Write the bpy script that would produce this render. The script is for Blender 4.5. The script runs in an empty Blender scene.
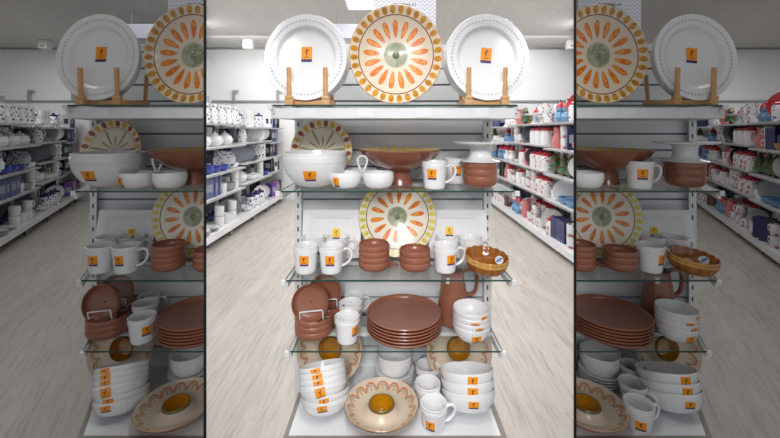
import bpy, bmesh, math, random
from mathutils import Vector, Matrix
PI = math.pi
SC = bpy.context.scene
COL = SC.collection
H = 1.40            # eye height
F = 370.0           # focal length in pixels of the 780 px frame
SL = 205.0 / F      # the side bays run at this angle to the middle bay
WS = 0.5            # the partitions between the bays leave the viewer at this slope
BAYS = {'main': 0, 'left': -1, 'right': 1}

# ------------------------------------------------------------------ materials
def new_mat(name):
    m = bpy.data.materials.new(name); m.use_nodes = True
    nt = m.node_tree; b = nt.nodes['Principled BSDF']
    return m, nt, b

def lin(c):
    return tuple((x / 12.92 if x <= 0.04045 else ((x + 0.055) / 1.055) ** 2.4) for x in c) + (1.0,)

def rgb(r, g, b): return lin((r / 255, g / 255, b / 255))

def mat(name, col, rough=0.5, metal=0.0, coat=0.0, spec=0.5, emit=None, strength=0):
    m, nt, b = new_mat(name)
    b.inputs['Base Color'].default_value = col
    b.inputs['Roughness'].default_value = rough
    b.inputs['Metallic'].default_value = metal
    b.inputs['Coat Weight'].default_value = coat
    b.inputs['Coat Roughness'].default_value = 0.08
    b.inputs['Specular IOR Level'].default_value = spec
    if emit:
        b.inputs['Emission Color'].default_value = emit
        b.inputs['Emission Strength'].default_value = strength
    return m

class E:
    """a scalar socket with arithmetic"""
    nt = None
    def __init__(s, sock): s.s = sock
    @staticmethod
    def n(op, *a):
        nd = E.nt.nodes.new('ShaderNodeMath'); nd.operation = op
        for i, x in enumerate(a):
            if isinstance(x, E): E.nt.links.new(x.s, nd.inputs[i])
            else: nd.inputs[i].default_value = float(x)
        return E(nd.outputs[0])
    def __add__(s, o): return E.n('ADD', s, o)
    def __radd__(s, o): return E.n('ADD', o, s)
    def __sub__(s, o): return E.n('SUBTRACT', s, o)
    def __rsub__(s, o): return E.n('SUBTRACT', o, s)
    def __mul__(s, o): return E.n('MULTIPLY', s, o)
    def __rmul__(s, o): return E.n('MULTIPLY', o, s)
    def __truediv__(s, o): return E.n('DIVIDE', s, o)
    def __lt__(s, o): return E.n('LESS_THAN', s, o)
    def __gt__(s, o): return E.n('GREATER_THAN', s, o)
    def frac(s): return E.n('FRACT', s)
    def floor(s): return E.n('FLOOR', s)
    def abs(s): return E.n('ABSOLUTE', s)
    def sqrt(s): return E.n('SQRT', s)
    def sin(s): return E.n('SINE', s)

def coords(nt, kind='Object'):
    tc = nt.nodes.new('ShaderNodeTexCoord'); sp = nt.nodes.new('ShaderNodeSeparateXYZ')
    nt.links.new(tc.outputs[kind], sp.inputs[0])
    return [E(o) for o in sp.outputs], tc.outputs[kind]

def noise(nt, vec, scale, detail=3, scl=None):
    if scl:
        mp = nt.nodes.new('ShaderNodeMapping'); mp.inputs['Scale'].default_value = scl
        nt.links.new(vec, mp.inputs[0]); vec = mp.outputs[0]
    n = nt.nodes.new('ShaderNodeTexNoise'); n.inputs['Scale'].default_value = scale; n.inputs['Detail'].default_value = detail
    nt.links.new(vec, n.inputs['Vector'])
    return E(n.outputs['Fac'])

def mixc(nt, fac, a, b):
    m = nt.nodes.new('ShaderNodeMix'); m.data_type = 'RGBA'
    if isinstance(fac, E): nt.links.new(fac.s, m.inputs[0])
    else: m.inputs[0].default_value = fac
    for i, x in ((6, a), (7, b)):
        if isinstance(x, tuple): m.inputs[i].default_value = x
        else: nt.links.new(x, m.inputs[i])
    return m.outputs[2]

def pattern_mat(name, base, layers_fn, rough=0.26, coat=0.25, kind='Object'):
    m, nt, b = new_mat(name); E.nt = nt
    (x, y, z), vec = coords(nt, kind)
    col = base
    for fac, c in layers_fn(nt, x, y, z, vec): col = mixc(nt, fac, col, c)
    if isinstance(col, tuple): b.inputs['Base Color'].default_value = col
    else: nt.links.new(col, b.inputs['Base Color'])
    b.inputs['Roughness'].default_value = rough; b.inputs['Coat Weight'].default_value = coat
    b.inputs['Coat Roughness'].default_value = 0.06
    return m

def polar(x, y): return (x * x + y * y).sqrt(), E.n('ARCTAN2', y, x)

def cells(th, n, ph=0.0):
    """angular cell: offset from the cell's middle, in radians, and the cell's index"""
    t = th * (n / (2 * PI)) + (n + ph)
    return (t.frac() - 0.5) * (2 * PI / n), t.floor()

def ell(r, a, rc, hr, hw):
    """an ellipse of half length hr along the radius and half width hw at radius rc"""
    p = (r - rc) / hr; q = (a * rc) / hw
    return (p * p + q * q) < 1.0

WHITE = mat('white_glazed_ceramic', rgb(236, 236, 238), 0.16, coat=0.4)
TERRA_DARK = mat('dark_terracotta_glaze', rgb(134, 80, 60), 0.2, coat=0.5)
TERRA = mat('terracotta_glaze', rgb(150, 94, 73), 0.28, coat=0.25)
TERRA_SIDE = TERRA
OLIVE = rgb(146, 152, 118)
WOOD = pattern_mat('pale_wood', rgb(222, 176, 122), lambda nt, x, y, z, v: [(noise(nt, v, 30, 3, (1, 8, 1)) * 0.6, rgb(176, 128, 80))], 0.5, 0)
PAINT = mat('white_powder_coated_metal', rgb(226, 226, 228), 0.35)
GREYM = mat('grey_metal', rgb(170, 170, 172), 0.35, 0.6)
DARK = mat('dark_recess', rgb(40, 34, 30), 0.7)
SLOT = mat('slot_dark', rgb(50, 50, 54), 0.6)
DECK = mat('white_laminate', rgb(230, 232, 235), 0.3)
TRIM = mat('taupe_edge_trim', rgb(140, 132, 126), 0.45)
NAVY = mat('navy_glaze', rgb(28, 34, 92), 0.2, coat=0.4)
COBALT = mat('cobalt_glaze', rgb(42, 62, 158), 0.2, coat=0.4)
GREYG = mat('grey_glaze', rgb(150, 156, 166), 0.25, coat=0.3)
SLATE = mat('slate_glaze', rgb(66, 70, 86), 0.3, coat=0.2)
RED = mat('red_glaze', rgb(186, 34, 48), 0.22, coat=0.4)
PINK = mat('rose_glaze', rgb(206, 120, 122), 0.3, coat=0.2)
SKY = mat('sky_blue_glaze', rgb(96, 142, 184), 0.25, coat=0.3)
GREEN = mat('pine_green', rgb(52, 96, 58), 0.5)
OCHRE = mat('ochre_glaze', rgb(176, 126, 50), 0.3, coat=0.3)
PURPLE = mat('purple_card', rgb(104, 60, 148), 0.5)
BLACK = mat('black_card', rgb(28, 28, 36), 0.5)
BROWN = mat('brown_card', rgb(96, 62, 56), 0.5)
BLUSH = mat('dusty_card', rgb(160, 128, 128), 0.5)
BLUEGREY = mat('blue_grey_card', rgb(92, 100, 142), 0.5)

def dots(name, cs, base=rgb(232, 232, 234), scale=26, th=0.30):
    def fn(nt, x, y, z, vec):
        v = nt.nodes.new('ShaderNodeTexVoronoi'); v.inputs['Scale'].default_value = scale
        nt.links.new(vec, v.inputs['Vector'])
        v2 = nt.nodes.new('ShaderNodeSeparateColor'); nt.links.new(v.outputs['Color'], v2.inputs[0])
        d = E(v.outputs['Distance']) < th
        k = E(v2.outputs[0]) > 0.5
        return [(d, cs[0]), (d * k, cs[-1])]
    return pattern_mat(name, base, fn, 0.2, 0.4)
BLUEDOT = dots('white_with_blue_marks', [rgb(40, 56, 140), rgb(60, 70, 110)], scale=30, th=.34)
REDDOT = dots('white_with_red_and_blue_marks', [rgb(186, 50, 60), rgb(70, 90, 130)], scale=30, th=.32)
FLORAL = dots('white_with_rose_marks', [rgb(196, 110, 110), rgb(160, 140, 90)], scale=22, th=.36)

def sun_fn(nt, x, y, z, vec, R, rim_a, rim_b, n_pet=16, oval=1.0):
    y = y * (1.0 / oval)
    r, th = polar(x, y)
    k = 1.0 / R
    r = r * k
    wob = noise(nt, vec, 60, 2)
    r = r + (wob - 0.5) * 0.012
    a, _ = cells(th, n_pet, .2)
    L = []
    pt = noise(nt, vec, 45, 2)
    L.append((ell(r, a, .52, .18, .056), rgb(210, 106, 14)))
    L.append((ell(r, a, .52, .15, .038) * (pt > .50), rgb(228, 146, 52)))
    a2, i2 = cells(th, 32, .1)
    L.append((ell(r, a2, .897, .080, .060), rim_a))
    L.append((ell(r, a2, .897, .065, .044) * (pt > .50), rim_b))
    L.append(((r - .80).abs() < .011, rgb(122, 56, 36)))
    L.append((r < .26, rgb(160, 163, 138)))
    L.append(((r < .235) * (pt > .52), rgb(132, 138, 108)))
    L.append((r < .06, rgb(112, 120, 92)))
    L.append((r > .985, rgb(196, 160, 122)))
    return L
CREAM = rgb(216, 200, 178)
SUN_TOP = pattern_mat('sunburst_glaze', CREAM, lambda nt, x, y, z, v: sun_fn(nt, x, y, z, v, .157, rgb(196, 138, 34), rgb(168, 112, 24), 17, 1.085))
SUN_LOW = pattern_mat('pale_sunburst_glaze', rgb(226, 220, 204), lambda nt, x, y, z, v: sun_fn(nt, x, y, z, v, .150, rgb(214, 202, 92), rgb(196, 180, 70), 14))

def leaf_fn(nt, x, y, z, vec):
    R = .121
    r, th = polar(x, y); r = r * (1 / R)
    L = []
    a, i = cells(th, 24, 0)
    odd = (i * 0.5).frac() > .25
    dab = ell(r, a, .87, .10, .075)
    L.append((dab, rgb(208, 168, 50))); L.append((dab * odd, rgb(150, 70, 44)))
    L.append(((r - .74).abs() < .008, rgb(160, 96, 76)))
    r2, t2 = polar(x, y + .004); r2 = r2 * (1 / R)
    a, i = cells(t2, 13, .3)
    long_ = (i * .5).frac() > .25
    L.append((ell(r2, a, .30, .22, .026), rgb(142, 138, 112)))
    L.append((ell(r2, a, .46, .30, .034) * long_, rgb(142, 138, 112)))
    L.append((r > .985, rgb(190, 150, 110)))
    return L
LEAF = pattern_mat('leaf_spray_glaze', rgb(222, 210, 188), leaf_fn)

def arch_fn(nt, x, y, z, vec):
    R = .128
    r, th = polar(x, y); r = r * (1 / R)
    L = []
    a, i = cells(th, 15, .5)
    odd = (i * .5).frac() > .25
    q = a * .80; p = r - .74
    d = (q * q + p * p).sqrt()
    up = r > .74
    L.append((((d - .165).abs() < .017) * up, rgb(196, 120, 76)))
    L.append((((d - .125).abs() < .012) * up, rgb(150, 150, 140)))
    L.append((ell(r, a, .80, .05, .022), rgb(206, 150, 40)))
    L.append((r > .985, rgb(176, 140, 104)))
    return L
ARCH = pattern_mat('arched_rim_glaze', rgb(210, 194, 174), arch_fn)
AMBER = pattern_mat('amber_glaze', rgb(194, 136, 14), lambda nt, x, y, z, v: [(noise(nt, v, 60, 2) * .8, rgb(160, 100, 6))], .12, .7)
def flute_fn(nt, x, y, z, v):
    r, th = polar(x, y)
    a, _ = cells(th, 16, 0)
    return [((a.abs() * 5.0), rgb(128, 66, 8)), (noise(nt, v, 50, 2) * .35, rgb(186, 116, 24))]
AMBER_BROWN = pattern_mat('amber_brown_glaze', rgb(160, 92, 12), flute_fn, .12, .7)
AMBER_EDGE = mat('amber_pale_edge', rgb(206, 156, 80), .15, coat=.6)
def dabs_fn(nt, x, y, z, vec):
    r, th = polar(x, y); r = r * (1 / .153)
    a, _ = cells(th, 24, 0)
    return [(ell(r, a, .90, .09, .055), rgb(214, 196, 60))]
DABS = pattern_mat('cream_inside_with_yellow_dabs', rgb(206, 184, 156), dabs_fn)

def sticker_mat(name, colr, round_=False):
    m, nt, b = new_mat(name); E.nt = nt
    (u, v, w), vec = coords(nt, 'UV')
    def seg(x0, x1, y0, y1): return (u > x0) * (u < x1) * (v > y0) * (v < y1)
    if not round_:
        col = mixc(nt, v < .17, colr, rgb(58, 40, 112))
        dk = rgb(70, 36, 14)
        for f in (seg(.44, .52, .42, .86), seg(.36, .46, .62, .70), seg(.52, .62, .70, .78), seg(.50, .56, .54, .60), seg(.58, .66, .78, .84), seg(.28, .72, .29, .33)):
            col = mixc(nt, f, col, dk)
    else:
        col = mixc(nt, seg(.1, .9, .36, .64), colr, rgb(96, 112, 176))
        col = mixc(nt, seg(.25, .75, .74, .80), col, rgb(110, 120, 170))
        col = mixc(nt, seg(.3, .7, .2, .25), col, rgb(110, 120, 170))
    nt.links.new(col, b.inputs['Base Color']); b.inputs['Roughness'].default_value = .55
    return m
ST_ORANGE = sticker_mat('orange_price_sticker', rgb(246, 152, 20))
ST_YELLOW = sticker_mat('yellow_price_sticker', rgb(244, 196, 30))
ST_ROUND = sticker_mat('round_label', rgb(226, 228, 236), True)

def glass_mat():
    m = bpy.data.materials.new('shelf_glass'); m.use_nodes = True; nt = m.node_tree; nt.nodes.clear()
    out = nt.nodes.new('ShaderNodeOutputMaterial'); mix = nt.nodes.new('ShaderNodeMixShader')
    tr = nt.nodes.new('ShaderNodeBsdfTransparent'); gl = nt.nodes.new('ShaderNodeBsdfGlossy'); fr = nt.nodes.new('ShaderNodeLayerWeight')
    tr.inputs[0].default_value = (.955, .975, .965, 1); gl.inputs['Roughness'].default_value = .03
    fr.inputs[0].default_value = .5
    pw = nt.nodes.new('ShaderNodeMath'); pw.operation = 'POWER'; pw.inputs[1].default_value = 4.0
    nt.links.new(fr.outputs['Facing'], pw.inputs[0])
    ml = nt.nodes.new('ShaderNodeMath'); ml.operation = 'MULTIPLY_ADD'; ml.inputs[1].default_value = .45; ml.inputs[2].default_value = .03
    nt.links.new(pw.outputs[0], ml.inputs[0])
    nt.links.new(ml.outputs[0], mix.inputs[0]); nt.links.new(tr.outputs[0], mix.inputs[1]); nt.links.new(gl.outputs[0], mix.inputs[2])
    nt.links.new(mix.outputs[0], out.inputs[0]); return m
GLASS = glass_mat()
GEDGE = mat('green_glass_edge', rgb(38, 70, 64), .2)

def plank_mat(name, s):
    m, nt, b = new_mat(name); E.nt = nt
    (x, y, z), vec = coords(nt)
    c = math.cos(math.atan(s)); sn = math.sin(math.atan(s))
    p = x * c - y * sn; q = x * sn + y * c          # p across the planks, q along
    row = (p / .18).floor()
    off = (row * .37).frac() * 1.2
    brd = ((q + off) / 1.2).floor()
    cm = nt.nodes.new('ShaderNodeCombineXYZ')
    nt.links.new(row.s, cm.inputs[0]); nt.links.new(brd.s, cm.inputs[1])
    wn = nt.nodes.new('ShaderNodeTexWhiteNoise'); nt.links.new(cm.outputs[0], wn.inputs[0])
    w = E(wn.outputs['Value'])
    gv = nt.nodes.new('ShaderNodeCombineXYZ')
    nt.links.new((p * 44 + w * 9).s, gv.inputs[0]); nt.links.new((q * 3.2).s, gv.inputs[1]); nt.links.new((w * 30).s, gv.inputs[2])
    g = noise(nt, gv.outputs[0], 1.6, 5)
    gv2 = nt.nodes.new('ShaderNodeCombineXYZ')
    nt.links.new((p * 7 + w * 5).s, gv2.inputs[0]); nt.links.new((q * .9).s, gv2.inputs[1])
    g2 = noise(nt, gv2.outputs[0], 1.5, 3)
    col = mixc(nt, E.n('MULTIPLY', w, .22), rgb(190, 184, 177), rgb(176, 168, 160))
    def ramp(e, a, c2):
        r_ = nt.nodes.new('ShaderNodeMapRange'); r_.inputs[1].default_value = a; r_.inputs[2].default_value = c2
        nt.links.new(e.s, r_.inputs[0]); return E(r_.outputs[0])
    col = mixc(nt, ramp(g, .46, .74) * .62, col, rgb(142, 132, 124))
    col = mixc(nt, ramp(g2, .42, .7) * .5, col, rgb(208, 204, 198))
    seam = (((p / .18).frac() - .5).abs() > .492)
    seam2 = ((((q + off) / 1.2).frac() - .5).abs() > .499)
    col = mixc(nt, E.n('MAXIMUM', seam, seam2) * .28, col, rgb(138, 128, 118))
    nt.links.new(col, b.inputs['Base Color']); b.inputs['Roughness'].default_value = .42
    return m

def tile_mat(name, s):
    m, nt, b = new_mat(name); E.nt = nt
    (x, y, z), vec = coords(nt)
    p = x - y * s
    a = ((((p + .06) / .46).frac() - .5).abs() > .488)
    c = (((y / 1.2).frac() - .5).abs() > .4965)
    f = E.n('MAXIMUM', a, c)
    n = noise(nt, vec, 90, 2)
    col = mixc(nt, n * .25, rgb(204, 203, 200), rgb(184, 183, 180))
    col = mixc(nt, f * .6, col, rgb(226, 225, 222))
    nt.links.new(col, b.inputs['Base Color']); b.inputs['Roughness'].default_value = .8
    return m

def slat_mat():
    m, nt, b = new_mat('slatwall_grey'); E.nt = nt
    b.inputs['Base Color'].default_value = rgb(222, 224, 227); b.inputs['Roughness'].default_value = .35
    return m
SLAT = slat_mat()
GROOVE = mat('slat_groove', rgb(112, 116, 122), .5)
WALLP = mat('white_wall_paint', rgb(236, 237, 237), .7)
PART = mat('partition_light_paint', rgb(196, 197, 198), .7)
PEND = mat('partition_black_edge', rgb(10, 10, 11), .8)
HEADER = mat('lavender_grey_header', rgb(196, 198, 212), .6)

def chevron_fn(nt, x, y, z, v):
    t = (x / .022).frac(); tri = (t - .5).abs() * 2
    w = ((z / .017) + tri * .75).frac()
    return [(w < .42, rgb(196, 198, 212))]
CHEV = pattern_mat('chevron_print', rgb(232, 232, 240), chevron_fn, .5, 0)
INK = mat('dark_ink', rgb(50, 50, 56), .6)
LAMP = mat('lamp_diffuser', rgb(250, 250, 250), .5, emit=(1, 1, 1, 1), strength=6)
LAMP_DIM = mat('dim_lamp_diffuser', rgb(250, 250, 250), .5, emit=(1, 1, 1, 1), strength=1)

# ------------------------------------------------------------------ mesh code
def mesh_of(bm, name, mats, smooth=True, uv=None):
    me = bpy.data.meshes.new(name)
    bmesh.ops.recalc_face_normals(bm, faces=bm.faces) if uv is None else None
    bm.to_mesh(me); bm.free()
    for m in mats: me.materials.append(m)
    if smooth:
        me.polygons.foreach_set('use_smooth', [True] * len(me.polygons))
        try: me.set_sharp_from_angle(angle=math.radians(38))
        except Exception: pass
    return me

def lathe_bm(bm, prof, segs=48, mids=None, rfn=None, z0=0, cx=0, cy=0, close=True):
    """prof: list of (r, z) from the bottom centre round the outside, over the rim and down the inside"""
    rings = []
    for (r, z) in prof:
        if r < 1e-6: rings.append([bm.verts.new((cx, cy, z + z0))]); continue
        ring = []
        for i in range(segs):
            t = 2 * PI * i / segs
            rr, zz = (r, z) if rfn is None else rfn(r, z, t)
            ring.append(bm.verts.new((cx + rr * math.cos(t), cy + rr * math.sin(t), zz + z0)))
        rings.append(ring)
    for k in range(len(rings) - 1):
        a, b = rings[k], rings[k + 1]; mi = mids[k] if mids else 0
        for i in range(segs):
            j = (i + 1) % segs
            if len(a) == 1 and len(b) == 1: break
            if len(a) == 1: f = bm.faces.new((a[0], b[j], b[i]))
            elif len(b) == 1: f = bm.faces.new((a[i], a[j], b[0]))
            else: f = bm.faces.new((a[i], a[j], b[j], b[i]))
            f.material_index = mi

def box_bm(bm, x0, x1, y0, y1, z0, z1, mi=0, bevel=0):
    vs = [bm.verts.new(p) for p in ((x0, y0, z0), (x1, y0, z0), (x1, y1, z0), (x0, y1, z0), (x0, y0, z1), (x1, y0, z1), (x1, y1, z1), (x0, y1, z1))]
    fs = [bm.faces.new([vs[i] for i in q]) for q in ((3, 2, 1, 0), (4, 5, 6, 7), (0, 1, 5, 4), (1, 2, 6, 5), (2, 3, 7, 6), (3, 0, 4, 7))]
    for f in fs: f.material_index = mi
    if bevel:
        es = set(e for f in fs for e in f.edges)
        r = bmesh.ops.bevel(bm, geom=list(es), offset=bevel, segments=2, affect='EDGES', profile=.6)
        for f in r['faces']: f.material_index = mi
    return vs

def prism_bm(bm, poly, z0, z1, side=0, top=0):
    lo = [bm.verts.new((x, y, z0)) for x, y in poly]; hi = [bm.verts.new((x, y, z1)) for x, y in poly]
    n = len(poly)
    bm.faces.new(lo[::-1]).material_index = top
    bm.faces.new(hi).material_index = top
    for i in range(n):
        j = (i + 1) % n
        bm.faces.new((lo[i], lo[j], hi[j], hi[i])).material_index = side

def tube_bm(bm, pts, rad, segs=10, mi=0, flat=1.0, cap=True):
    pts = [Vector(p) for p in pts]; n = len(pts); rings = []
    up = Vector((0, 1, 0))
    for i, p in enumerate(pts):
        t = (pts[min(i + 1, n - 1)] - pts[max(i - 1, 0)]).normalized()
        a = t.cross(up)
        if a.length < 1e-3: a = t.cross(Vector((1, 0, 0)))
        a.normalize(); b = a.cross(t).normalized()
        r = rad[i] if isinstance(rad, (list, tuple)) else rad
        rings.append([bm.verts.new(p + a * r * math.cos(2 * PI * k / segs) + b * r * flat * math.sin(2 * PI * k / segs)) for k in range(segs)])
    for i in range(n - 1):
        for k in range(segs):
            j = (k + 1) % segs
            bm.faces.new((rings[i][k], rings[i][j], rings[i + 1][j], rings[i + 1][k])).material_index = mi
    if cap:
        bm.faces.new(rings[0][::-1]).material_index = mi; bm.faces.new(rings[-1]).material_index = mi

def smooth_pts(pts, n=6):
    P = [Vector(p) for p in pts]; out = []
    for i in range(len(P) - 1):
        p0 = P[max(i - 1, 0)]; p1 = P[i]; p2 = P[i + 1]; p3 = P[min(i + 2, len(P) - 1)]
        for k in range(n):
            t = k / n
            out.append(.5 * ((2 * p1) + (p2 - p0) * t + (2 * p0 - 5 * p1 + 4 * p2 - p3) * t * t + (3 * p1 - p0 - 3 * p2 + p3) * t ** 3))
    out.append(P[-1]); return out

def bead_bm(bm, x, y, z, r, mi=0, seg=6, sz=1.0):
    lathe_bm(bm, [(0, -r * sz), (r * .8, -r * .5 * sz), (r, 0), (r * .7, r * .7 * sz), (0, r * sz)], seg, [mi] * 4, None, z, x, y)

def quick(name, mats, fn, smooth=True):
    bm = bmesh.new(); fn(bm); return mesh_of(bm, name, mats, smooth)

def patch(name, m, pos, w_fn, n=6):
    """a sticker: pos(a, b) for a, b in 0..1 (left to right, bottom to top) returns a point on the surface"""
    bm = bmesh.new(); uvl = bm.loops.layers.uv.new('UVMap'); g = {}
    for i in range(n + 1):
        for j in range(n + 1): g[i, j] = bm.verts.new(pos(i / n, j / n))
    for i in range(n):
        for j in range(n):
            f = bm.faces.new((g[i, j], g[i + 1, j], g[i + 1, j + 1], g[i, j + 1]))
            for l, (a, b) in zip(f.loops, ((i, j), (i + 1, j), (i + 1, j + 1), (i, j + 1))): l[uvl].uv = (a / n, b / n)
    return mesh_of(bm, name, [m], True, uv=1)

def lathe_sticker(prof_r, zc, hgt, wid, theta, m=None, roll=0.0, lift=.0007):
    """theta measured from the direction to the viewer, positive to the right"""
    r0 = prof_r(zc)
    def pos(a, b):
        dx = (a - .5) * wid; dz = (b - .5) * hgt
        dx, dz = dx * math.cos(roll) - dz * math.sin(roll), dx * math.sin(roll) + dz * math.cos(roll)
        z = zc + dz; t = -PI / 2 + theta + dx / r0
        r = prof_r(z) + lift
        return (r * math.cos(t), r * math.sin(t), z)
    return patch('sticker', m or ST_ORANGE, pos, None)

def flat_sticker(x, y, z, w, h, m=None, roll=0):
    def pos(a, b):
        dx = (a - .5) * w; dy = (b - .5) * h
        return (x + dx * math.cos(roll) - dy * math.sin(roll), y + dx * math.sin(roll) + dy * math.cos(roll), z)
    return patch('sticker', m or ST_ORANGE, pos, None, 1)

def interp(prof):
    """outer radius as a function of height for the outside part of a profile"""
    pts = sorted((z, r) for r, z in prof)
    def f(z):
        if z <= pts[0][0]: return pts[0][1]
        for (z0, r0), (z1, r1) in zip(pts, pts[1:]):
            if z <= z1: return r0 + (r1 - r0) * ((z - z0) / max(1e-9, z1 - z0))
        return pts[-1][1]
    return f

# --- crockery meshes (each at its own base, facing -Y)
def dense(pts, n=5):
    out = []
    for p in smooth_pts([(r, 0, z) for r, z in pts], n): out.append((max(p.x, 0), p.z))
    return out

MUG_OUT = [(.030, .0), (.0335, .003), (.0355, .02), (.0375, .045), (.0398, .068), (.0415, .084), (.0428, .0945)]
def mug_mesh(bm):
    out = dense(MUG_OUT, 3)
    inn = [(.0405, .0955), (.0385, .092), (.0375, .070), (.034, .030), (.031, .008), (.0, .006)]
    lathe_bm(bm, [(0, .0)] + out + inn, 40)
    for zz, r in ((.0835, .0414), (.076, .0407)):
        lathe_bm(bm, [(r, zz - .0012), (r + .0013, zz), (r, zz + .0012)], 40)
    for i in range(44):
        t = 2 * PI * i / 44; bead_bm(bm, .0412 * math.cos(t), .0412 * math.sin(t), .0798, .0013, 0, 5)
def handle_mesh(bm):
    pts = smooth_pts([(.0375, 0, .074), (.052, 0, .080), (.066, 0, .072), (.068, 0, .055), (.060, 0, .036), (.046, 0, .024), (.034, 0, .020)], 5)
    tube_bm(bm, pts, .0048, 8, 0, 1.5)
M_MUG = quick('mug_body', [WHITE], mug_mesh); M_HANDLE = quick('mug_handle', [WHITE], handle_mesh)
mug_r = interp(MUG_OUT)

def bowl_profile(R, h, foot=.5, wall=.004, curve=.75):
    out = [(R * foot * .9, 0), (R * foot, .002)]
    for k in range(1, 9):
        t = k / 8
        out.append((R * foot + (R - R * foot) * (math.sin(t * PI / 2) ** curve), .002 + (h - .002) * (1 - math.cos(t * PI / 2)) ** .85))
    inn = [(r - wall, z + (wall if i < 6 else 0)) for i, (r, z) in enumerate(out[2:])][::-1]
    inn = [(R - wall * .3, h + .001)] + inn[1:] + [(0, .002 + wall)]
    return out, inn
BEAD_SHADE = mat('bead_shade_grey', rgb(198, 200, 206), .3, coat=.3)  # beads are white; the grey paints in the shade between them
def round_bowl(R, h, mats, foot=.62, wall=.004):
    out = [(R * foot * .9, 0), (R * foot, .001)]
    for k in range(1, 10):
        a = k / 9 * PI / 2
        out.append((R * foot + R * (1.02 - foot) * math.sin(a), .001 + (h * .72) * (1 - math.cos(a))))
    out += [(R * 1.015, h * .88), (R, h)]
    inn = [(R - wall * .4, h + .0012), (R - wall, h)] + [(r - wall, z + wall * .8) for r, z in out[2:-2]][::-1] + [(0, wall)]
    def fn(bm): lathe_bm(bm, [(0, .001)] + out + inn, 44)
    return quick('bowl_body', mats, fn), interp(out)
def bowl(R, h, mats, foot=.5, wall=.004, beads=0, bead_z=.8, mids=None, segs=44, curve=.75):
    out, inn = bowl_profile(R, h, foot, wall, curve)
    rf = interp(out)
    def fn(bm):
        p = [(0, .001)] + out + inn
        mi = [0] * len(out) + [len(mats) - 1] * (len(p) - 1 - len(out))
        lathe_bm(bm, p, segs, mi)
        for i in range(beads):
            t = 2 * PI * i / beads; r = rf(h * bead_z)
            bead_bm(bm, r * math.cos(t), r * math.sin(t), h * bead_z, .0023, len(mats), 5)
    return quick('bowl_body', mats + ([BEAD_SHADE] if beads else []), fn), rf

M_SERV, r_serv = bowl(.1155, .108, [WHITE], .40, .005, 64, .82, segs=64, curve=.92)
M_TB, r_tb = round_bowl(.0555, .032, [TERRA])
M_TB2, r_tb2 = round_bowl(.0595, .040, [TERRA])
M_TS, r_ts = round_bowl(.069, .031, [TERRA], .76)
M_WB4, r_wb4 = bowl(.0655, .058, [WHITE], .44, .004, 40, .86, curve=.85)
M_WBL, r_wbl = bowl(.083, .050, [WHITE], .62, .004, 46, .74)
M_WBR, r_wbr = bowl(.0945, .066, [WHITE], .50, .0045, curve=.75)
M_CUPD, r_cupd = round_bowl(.0540, .054, [WHITE], .6)

def fluted(bm):
    out, inn = bowl_profile(.076, .047, .46, .0045, .65)
    def rfn(r, z, t):
        k = (r / .077) ** 2
        c = abs(math.cos(8 * t))
        return r * (1 - .045 * k * (1 - c)), z + .0025 * k * c * (z / .046)
    p = [(0, .001)] + out + inn
    n = len(out)
    mi = [0] * (n - 1) + [1, 1] + [0] * (len(p) - 2 - n)
    lathe_bm(bm, p, 96, mi, rfn)
M_FLUTE = quick('fluted_bowl', [AMBER_BROWN, AMBER_EDGE], fluted)

def plate_mesh(R, beads, mat_):
    def fn(bm):
        p = [(0, 0), (R * .60, 0), (R * .64, .002), (R * .72, .010), (R * .985, .016), (R, .018), (R * .99, .0205), (R * .96, .0195),
             (R * .745, .0165), (R * .72, .0150), (R * .675, .0060), (R * .64, .0045), (0, .004)]
        lathe_bm(bm, p, 72)
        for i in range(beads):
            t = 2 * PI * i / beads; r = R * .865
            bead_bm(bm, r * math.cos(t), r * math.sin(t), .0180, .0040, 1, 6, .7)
    return quick('plate_body', [mat_, BEAD_SHADE], fn)
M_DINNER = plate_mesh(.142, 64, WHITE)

def tplate(bm):
    R = .1405
    p = [(0, 0), (R * .70, 0), (R * .80, .002), (R * .97, .012), (R, .019), (R * .985, .0215), (R * .965, .019), (R * .93, .0095), (R * .86, .006), (0, .005)]
    lathe_bm(bm, p, 72)
M_TPLATE = quick('terracotta_plate', [TERRA], tplate)
def stamp(bm): lathe_bm(bm, [(0, 0), (.004, 0), (.004, .0004), (0, .0006)], 10)

def platter(R, fm, oval=1.0):
    def fn(bm):
        p = [(0, 0), (R * .55, 0), (R * .62, .003), (R * .97, .022), (R, .026), (R * .985, .0285), (R * .94, .026), (R * .72, .016), (R * .62, .010), (R * .30, .008), (R * .24, .006), (R * .08, .004), (R * .05, .008), (0, .010)]
        lathe_bm(bm, p, 80, [0, 0, 0, 0] + [1] * 9)
        for v in bm.verts: v.co.y *= oval
    return quick('platter_body', [TERRA, fm], fn)
M_SUN1 = platter(.157, SUN_TOP, 1.085); M_SUN2 = platter(.150, SUN_LOW, 1.0); M_LEAF = platter(.121, LEAF, 1.0)

def footed(bm):
    R = .153
    p = [(0, .0), (.048, 0), (.047, .006), (.0435, .012), (.041, .040), (.045, .050), (.070, .056), (.112, .078), (.143, .108), (R, .124), (R * .985, .128), (.146, .122),
         (.132, .104), (.105, .084), (.06, .066), (0, .062)]
    lathe_bm(bm, p, 72, [0] * 10 + [1] * 5)
M_FOOTED = quick('footed_bowl', [TERRA_DARK, DABS], footed)

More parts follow.
